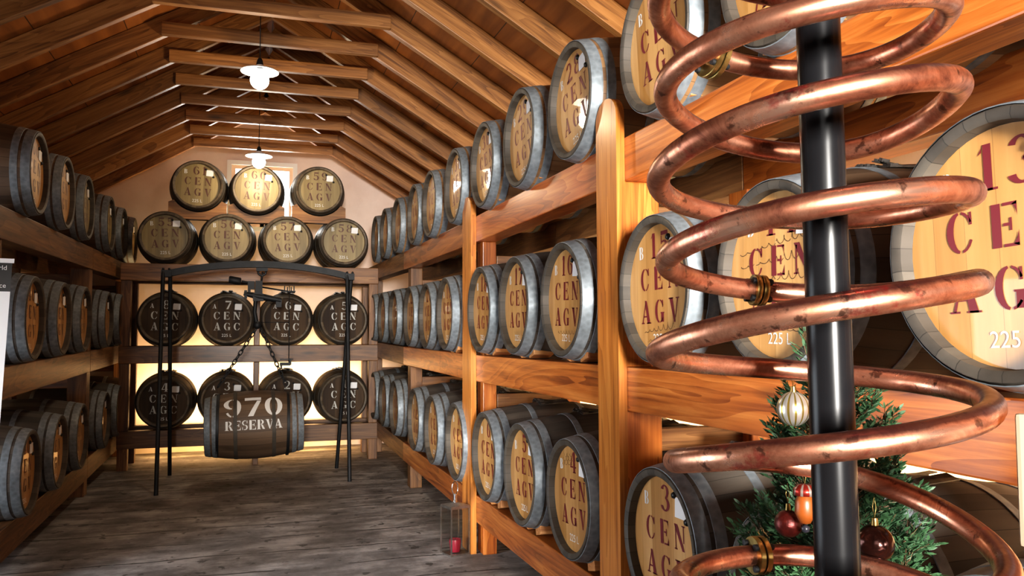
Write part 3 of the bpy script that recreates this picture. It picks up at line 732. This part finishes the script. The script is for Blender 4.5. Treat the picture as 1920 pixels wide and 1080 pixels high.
bauble((.988,1.340,1.170),.026,noisy('red_glitter',(.04,.006,.005),(.14,.02,.015),90,.3,.6,.3),'small dark red glittery bauble low on the tree')
o=thing('tree_ornament','orange hanging tree ornament with red and white striped cap','ornament',(.990,1.292,1.178))
link('body',mesh_from('body',lathe([(0,0),(.010,.004),(.019,.022),(.017,.045),(.012,.055),(0,.058)],20,'Z'),plain('orange_glaze',(.22,.055,.008),.4),True),o)
link('cap',mesh_from('cap',lathe([(0,.076),(.013,.074),(.02,.066),(.021,.055),(0,.055)],20,'Z'),striped('red_white_stripe',(.3,.03,.02),(.45,.38,.34),8),True),o)
link('clapper',mesh_from('clapper',lathe([(0,-.016),(.007,-.012),(.008,-.004),(0,.002)],14,'Z'),plain('dark_bead',(.03,.03,.04),.3),True),o)
link('hanging_loop',mesh_from('hanging_loop',tube_bm([V((0,0,.074)),V((.004,0,.09)),V((0,0,.11)),V((-.004,0,.09))],.0008,6,True),M_BRASS,True),o)

# ------------------------------------------------------------------ lanterns
def lantern(x,y,rz,label):
    t=thing('candle_lantern',label,'lantern',(x,y,0),rz); W=.145; H=.335
    bm=bmesh.new()
    for sx in (-1,1):
        for sy in (-1,1): add_box(bm,(sx*W/2,sy*W/2,H/2),(.008,.008,H))
    for z in (.006,H-.006):
        for s in (-1,1): add_box(bm,(0,s*W/2,z),(W,.008,.012)); add_box(bm,(s*W/2,0,z),(.008,W,.012))
    link('frame',mesh_from('frame',bm,M_LANTERN),t)
    bm=bmesh.new(); add_box(bm,(0,0,.005),(W,W,.008)); link('base_plate',mesh_from('base_plate',bm,M_LANTERN),t)
    link('lid',mesh_from('lid',lathe([(W*.72,H),(W*.72,H+.006),(.02,H+.022),(.018,H+.024),(0,H+.024)],4,'Z'),M_LANTERN),t,Matrix.Rotation(PI/4,4,'Z'))
    for k in range(4):
        bm=bmesh.new(); add_box(bm,(0,-W/2,H/2),(W-.01,.002,H-.024)); link('glass_pane',mesh_from('glass_pane',bm,M_GLASS),t,Matrix.Rotation(k*PI/2,4,'Z'))
    link('chimney',mesh_from('chimney',lathe([(0,H+.02),(.016,H+.02),(.016,H+.032),(.013,H+.034),(.013,H+.072),(.016,H+.074),(.016,H+.082),(0,H+.085)],20,'Z'),M_CHROME,True,R(40)),t)
    pts=[V((.024*math.sin(a),0,H+.122-.045*math.cos(a))) for a in [2*PI*i/24 for i in range(24)]]
    link('ring_handle',mesh_from('ring_handle',tube_bm(pts,.0045,8,True),M_CHROME,True),t)
    c=thing('jar_candle','red wax candle in a glass jar inside '+('the lantern by the tall plank' if y>5 else 'the lantern at the bottom edge'),'candle',(x,y,.011),0)
    link('wax',mesh_from('wax',lathe([(0,.004),(.034,.004),(.042,.075),(.038,.09),(0,.082)],24,'Z'),M_CANDLE,True,R(50)),c)
    link('glass_jar',mesh_from('glass_jar',lathe([(0,0),(.037,0),(.0465,.10),(.0455,.10),(.036,.003),(0,.003)],24,'Z'),M_GLASS,True,R(50)),c)
    link('wick',mesh_from('wick',tube_bm([V((0,0,.08)),V((.002,0,.098))],.0012,6),M_BLACK),c)
lantern(1.41,5.68,.30,'glass candle lantern with chrome ring handle standing on floor by tall plank')
lantern(1.36,3.13,.2,'second candle lantern, only its chrome ring visible at the bottom edge')

# ------------------------------------------------------------------ pendant lamps
for i,(x,y,z,lab) in enumerate(((.056,6.85,3.70,'white enamel pendant lamp with bright bulb, nearer of the two'),(.085,9.80,3.635,'white enamel pendant lamp with bright bulb, hanging before the gable window'))):
    t=thing('pendant_lamp',lab,'lamp',(x,y,z),0,'pendant lamps')
    link('lamp_shade',mesh_from('lamp_shade',lathe([(.03,.05),(.04,.035),(.14,.005),(.152,-.004),(.150,-.007),(.135,.0),(.035,.028),(.028,.03)],40,'Z'),M_ENAMEL,True,R(50)),t)
    bm=bmesh.new(); bmesh.ops.create_uvsphere(bm,u_segments=28,v_segments=16,radius=.075); bmesh.ops.translate(bm,verts=bm.verts,vec=(0,0,-.075)); link('bulb',mesh_from('bulb',bm,M_BULB,True),t)
    link('lamp_holder',mesh_from('lamp_holder',lathe([(0,.11),(.012,.108),(.022,.09),(.03,.05),(.03,.03),(0,.03)],20,'Z'),M_IRON,True,R(40)),t)
    link('cord',mesh_from('cord',tube_bm([V((0,0,.10)),V((0,0,roof_z(x)+RT-z-.01))],.004,8),M_BLACK,True),t)
    li=bpy.data.lights.new('pendant_glow','POINT'); li.energy=38-6*i; li.color=(1,.80,.54); li.shadow_soft_size=.09
    lo=bpy.data.objects.new('pendant_glow',li); COL.objects.link(lo); lo.location=(x,y,z-.17)

# ------------------------------------------------------------------ iron gantry with steelyard and the hanging barrel
GY=9.25
g=thing('iron_gantry','black iron gantry with splayed legs and arched crossbar','gantry',(.1,GY,0))
lp=lambda p:V(p)-V((.1,GY,0))
for sx,feet in ((-.83,((-.83,8.66),(-.81,9.86))),(1.07,((1.04,8.81),(1.0,9.75)))):
    for k,(fx,fy) in enumerate(feet):
        top=V((sx+(.03 if k else -.03),GY+(.05 if k else -.05),2.22))
        link('leg',mesh_from('leg',tube_bm([lp((fx,fy,0)),lp(top)],.021,14),M_IRON,True,R(50)),g)
    bm=bmesh.new(); add_box(bm,(sx-.1,0,2.20),(.10,.14,.07)); link('socket',mesh_from('socket',bm,M_IRON),g)
    bm=bmesh.new()
    for k in (-1,1): bm2=add_ball(bm,(sx-.1+k*.03,-.05,2.245),.014,2)
    link('bolt',mesh_from('bolt',bm,M_IRON,True),g)
n=24; bm=bmesh.new(); prev=None
for i in range(n+1):
    u=i/n; x=-.80+1.86*u; z=2.205+.115*(1-(2*u-1)**2); ring=[]
    for dy,dz in ((-.045,-.035),(.045,-.035),(.045,.035),(-.045,.035)): ring.append(bm.verts.new((x-.1,dy,z+dz)))
    if prev:
        for k in range(4): bm.faces.new((prev[k],prev[(k+1)%4],ring[(k+1)%4],ring[k]))
    else: bm.faces.new(ring)
    prev=ring
bm.faces.new(prev[::-1]); link('crossbar',mesh_from('crossbar',bm,M_IRON),g)
bm=bmesh.new(); add_box(bm,(.03,0,2.265),(.12,.06,.035))
tube_bm([V((.03+.04*math.cos(a),0,2.235+.035*math.sin(a))) for a in [2*PI*k/20 for k in range(20)]],.012,8,True,bm); link('eye_bracket',mesh_from('eye_bracket',bm,M_IRON,True,R(40)),g)
sc=thing('steelyard_scale','black iron steelyard scale with counterweight hanging from the gantry crossbar','scale',(.13,GY,1.65))
sp=lambda x,z,dy=0:V((x-.13,dy,z-1.65))
link('hook',mesh_from('hook',tube_bm([sp(.13,2.235),sp(.15,2.21),sp(.13,2.19),sp(.126,2.12)],.012,8),M_IRON,True),sc)
bm=bmesh.new(); add_box(bm,sp(.10,2.03),(.075,.05,.22)); add_box(bm,sp(.095,1.96),(.11,.06,.08)); tube_bm([sp(.07,1.95),sp(.06,1.80),sp(.085,1.66)],.022,10,False,bm); add_ball(bm,sp(.09,1.66),.045); link('body',mesh_from('body',bm,M_IRON,True,R(40)),sc)
bm=tube_bm([sp(-.055,2.0),sp(.107,1.97),sp(.335,1.93)],[.022,.04,.028],10); add_box(bm,sp(.31,1.90),(.06,.04,.09)); add_box(bm,sp(-.035,1.99),(.03,.04,.09)); link('lever',mesh_from('lever',bm,M_IRON,True,R(40)),sc)
link('arm',mesh_from('arm',tube_bm([sp(.135,2.072),sp(.48,2.018)],.009,8),M_IRON,True),sc)
bm=tube_bm([sp(-.08,2.132),sp(.045,2.11)],.014,8); add_box(bm,sp(.02,2.09),(.07,.05,.09)); add_box(bm,sp(.0,2.04),(.03,.03,.10)); link('weight_shaft',mesh_from('weight_shaft',bm,M_IRON,True,R(40)),sc)
link('counterweight',mesh_from('counterweight',tube_bm([sp(-.21,2.15),sp(-.20,2.149),sp(-.095,2.131),sp(-.085,2.130)],[.032,.04,.04,.032],20),M_IRON,True,R(40)),sc)
link('gauge_rod',mesh_from('gauge_rod',tube_bm([sp(.42,2.09),sp(.425,1.22)],.005,6),M_IRON,True),sc)
link('gauge_rod',mesh_from('gauge_rod',tube_bm([sp(.12,1.69),sp(.425,1.69)],.004,6),M_IRON,True),sc)
bm=bmesh.new()
for dx in (-.05,-.02,.02,.05): add_box(bm,sp(.42+dx,2.045+.02*abs(dx)/.05),(.012,.02,.05))
add_box(bm,sp(.42,2.03),(.13,.02,.015)); link('pointer_fork',mesh_from('pointer_fork',bm,M_IRON),sc)
bm=bmesh.new(); add_box(bm,sp(.385,1.235),(.11,.05,.035)); add_box(bm,sp(.44,1.26),(.02,.04,.07)); add_box(bm,sp(.40,1.285),(.14,.02,.012)); add_box(bm,sp(.345,1.21),(.02,.03,.06)); link('stirrup',mesh_from('stirrup',bm,M_IRON),sc)
def chain(p0,p1,label,sag=.0):
    p0=V(p0);p1=V(p1); n=max(4,int((p1-p0).length/.055)); root=thing('hanging_chain',label,'chain',p0,0,'chains of the hanging barrel'); bm=bmesh.new()
    d=(p1-p0).normalized(); lat=d.cross(V((0,1,0))).normalized(); nrm=d.cross(lat)
    for i in range(n):
        c=p0.lerp(p1,(i+.5)/n)-p0-V((0,0,sag*4*(i+.5)/n*(1-(i+.5)/n))); a=lat if i%2 else (lat*.45+nrm*.9).normalized()
        pts=[c+d*(.037*math.cos(t))+a*(.017*math.sin(t)) for t in [2*PI*k/14 for k in range(14)]]
        tube_bm(pts,.0062,6,True,bm)
    link('chain_links',mesh_from('chain_links',bm,M_IRON,True),root)
chain((.085,GY,1.63),(-.30,GY-.02,1.00),'rusty iron chain running down left to the 970 barrel')
chain((.125,GY,1.63),(.40,GY-.02,1.00),'rusty iron chain running down right to the 970 barrel')
# hanging barrel, axis along x, lettered on its belly
HY,HZ=9.02,.615
hb=thing('oak_barrel','horizontal oak barrel lettered 970 RESERVA hung by chains from the gantry','barrel',(.075,HY,HZ))
K=1.03
MB=Matrix.Rotation(R(-1.5),4,'Y')@Matrix.Rotation(-PI/2,4,'Z')@Matrix.Translation((0,-L/2*K,0))@Matrix.Scale(K,4)
for key,nm in ((('staves','brown'),'staves'),(('head','dark'),'barrel_head'),(('rear','dark'),'rear_head')): link(nm,BK[key],hb,MB)
for i in range(6): link('hoop',BK['hoop',i,'d' if i in (2,5) else 'z'],hb,MB)
bm=bmesh.new()
def onb(x,y):
    r=K*rad(min(L,max(0,L/2+x/K)))+.003; a=y/.34; return V((x,-r*math.cos(a),r*math.sin(a)))
put_text(bm,'970',-.012,.115,.215,.035,onb,'c',1.12); put_text(bm,'RESERVA',-.01,-.015,.092,.008,onb)
link('stencil_lettering',mesh_from('stencil_lettering',bm,M_WHITE),hb,Matrix.Rotation(R(-1.5),4,'Y'))['label']='white 970 RESERVA lettering'
for sx in (-.36,.33):
    link('sling_band',mesh_from('sling_band',lathe([(K*rad(L/2+sx/K)+.004,-.015),(K*rad(L/2+sx/K)+.009,-.013),(K*rad(L/2+sx/K)+.009,.013),(K*rad(L/2+sx/K)+.004,.015)],48),M_IRON,True,R(40)),hb,Matrix.Rotation(-PI/2,4,'Z')@Matrix.Translation((0,sx,0)))

# ------------------------------------------------------------------ roll-up banner at the left edge
bn=V((-.97,-.24,0)).normalized()       # runs away from its right edge
br=thing('roll_up_banner','white roll-up banner with black top panel at the left edge','banner',(-1.214,4.85,0),math.atan2(-bn.y,-bn.x))
# local x runs along the banner, 0 at its right edge (negative = towards its left edge)
T0,T1=1.945,1.154
lean=lambda z:(z-T1)/(T0-T1)*.03
BWD=.80
def bq(z0,z1,yo=0,x0=-BWD,x1=0): 
    return [(x0+lean(z0),yo,z0),(x1+lean(z0),yo,z0),(x1+lean(z1),yo,z1),(x0+lean(z1),yo,z1)]
def slab(q,th):
    bm=quadbm([q]); ex=bmesh.ops.extrude_face_region(bm,geom=bm.faces[:]); bmesh.ops.translate(bm,verts=[v for v in ex['geom'] if isinstance(v,bmesh.types.BMVert)],vec=(0,th,0)); return bm
link('banner_sheet',mesh_from('banner_sheet',slab(bq(.06,1.772),.002),plain('white_vinyl',(.88,.88,.88),.35)),br)['label']='white lower sheet'
def blkv():
    t=NT('black_vinyl'); v=objco(t,(1,1,1),False); sx=t.n('ShaderNodeSeparateXYZ'); t.l(v,sx.inputs[0])
    return t.set(Base_Color=t.ramp(t.math('MULTIPLY',t.math('SUBTRACT',sx.outputs[2],1.77),6),[(0,(.05,.05,.05)),(1,(.008,.008,.008))]),Roughness=.35)
link('header_panel',mesh_from('header_panel',slab(bq(1.772,1.922),.002),blkv()),br)['label']='black header panel'
link('top_rail',mesh_from('top_rail',slab(bq(1.922,1.945,-.006,-BWD,.008),.014),plain('white_rail',(.85,.85,.85),.3)),br)
bm=bmesh.new(); add_box(bm,(-BWD/2,0,.03),(BWD+.04,.12,.06)); link('base_housing',mesh_from('base_housing',bm,plain('silver_aluminium',(.5,.5,.5),.35,.8)),br)
for s,z in (('world',1.885),('ice',1.792)):
    me=flat_text_mesh('banner_lettering',s,.034,M_WHITE,'RIGHT')
    link('banner_lettering',me,br,Matrix.Translation((-.010+lean(z)*.6,-.0025,z))@Matrix.Rotation(PI/2,4,'X'))

# ------------------------------------------------------------------ information board at the right edge
sg=thing('information_board','cream information board with a red mark cut off by the right edge','sign',(1.02,.70,0),-R(51))
def sgb(c,s,name,mat,bev=.003):
    bm=box_bm(*s,bev); bmesh.ops.translate(bm,verts=bm.verts,vec=c); return link(name,mesh_from(name,bm,mat),sg)
sgb((0,0,1.345),(.262,.012,.168),'board',plain('cream_board',(.27,.205,.14),.7),.005)
sgb((-.075,-.0075,1.385),(.07,.003,.045),'red_mark',plain('red_print',(.6,.10,.08),.5),0)
sgb((0,.018,.66),(.03,.024,1.3),'stand_post',M_BLACK)
sgb((0,.018,.012),(.24,.2,.024),'stand_base',M_BLACK)

# ------------------------------------------------------------------ light
w=bpy.data.worlds.new('sky'); S.world=w; w.use_nodes=True
bgn=w.node_tree.nodes['Background']; bgn.inputs[0].default_value=(.86,.93,1,1); bgn.inputs[1].default_value=6.5
def area(name,loc,target,sx,sy,e,col=(1,1,1),spread=180):
    li=bpy.data.lights.new(name,'AREA'); li.shape='RECTANGLE'; li.size=sx; li.size_y=sy; li.energy=e; li.color=col; li.spread=R(spread)
    o=bpy.data.objects.new(name,li); COL.objects.link(o); o.location=loc
    o.rotation_euler=(V(target)-V(loc)).to_track_quat('-Z','Y').to_euler(); return o
area('flash_key',(-.5,-6.4,2.0),(2.0,2.6,1.8),1.3,1.3,150,(1,.96,.9),36)
area('flash_bounce',(-.45,-1.1,2.0),(.9,1.3,1.5),1.0,1.0,11,(1,.97,.93))
area('door_daylight',(-5.6,1.6,2.0),(1.2,5.6,0),1.8,1.8,45,(.93,.96,1),50)
area('roof_fill',(.1,1.2,2.45),(.1,2.6,4.5),1.6,1.6,6,(1,.84,.62))  # added unseen fill aimed up to brighten the roof, no fixture of the room
area('window_daylight',((WX0+WX1)/2,YB0+.5,3.6),((WX0+WX1)/2,8,3.3),1.0,1.0,120,(1,.97,.95))
# warm strip lights hidden low behind the racks, washing the walls
area('wall_washer_back',(.08,11.42,.62),(.08,11.8,.95),2.6,.06,75,(1,.70,.34))
area('wall_washer_back_low',(.08,11.30,.10),(.08,11.75,.12),2.6,.06,14,(1,.6,.2))
area('wall_washer_right',(2.62,4.6,.75),(3.05,4.6,1.0),8.0,.06,150,(1,.72,.34))
area('wall_washer_left',(-2.55,8.6,.75),(-2.9,8.6,1.0),5.0,.06,14,(1,.66,.28))

# ------------------------------------------------------------------ camera
cam=bpy.data.cameras.new('camera'); co=bpy.data.objects.new('camera',cam); COL.objects.link(co); S.camera=co
f,yaw,pitch,roll,hc=1524.2259,.3132,.0591,-.0036,1.53
cam.sensor_width=36; cam.lens=f*36/1920; cam.clip_start=.02
fw=V((math.sin(yaw)*math.cos(pitch),math.cos(yaw)*math.cos(pitch),math.sin(pitch))); r=V((math.cos(yaw),-math.sin(yaw),0)); u=r.cross(fw)
r2=r*math.cos(roll)+u*math.sin(roll); u2=u*math.cos(roll)-r*math.sin(roll)
M=Matrix((r2,u2,-fw)).transposed().to_4x4(); M.translation=(0,0,hc); co.matrix_world=M
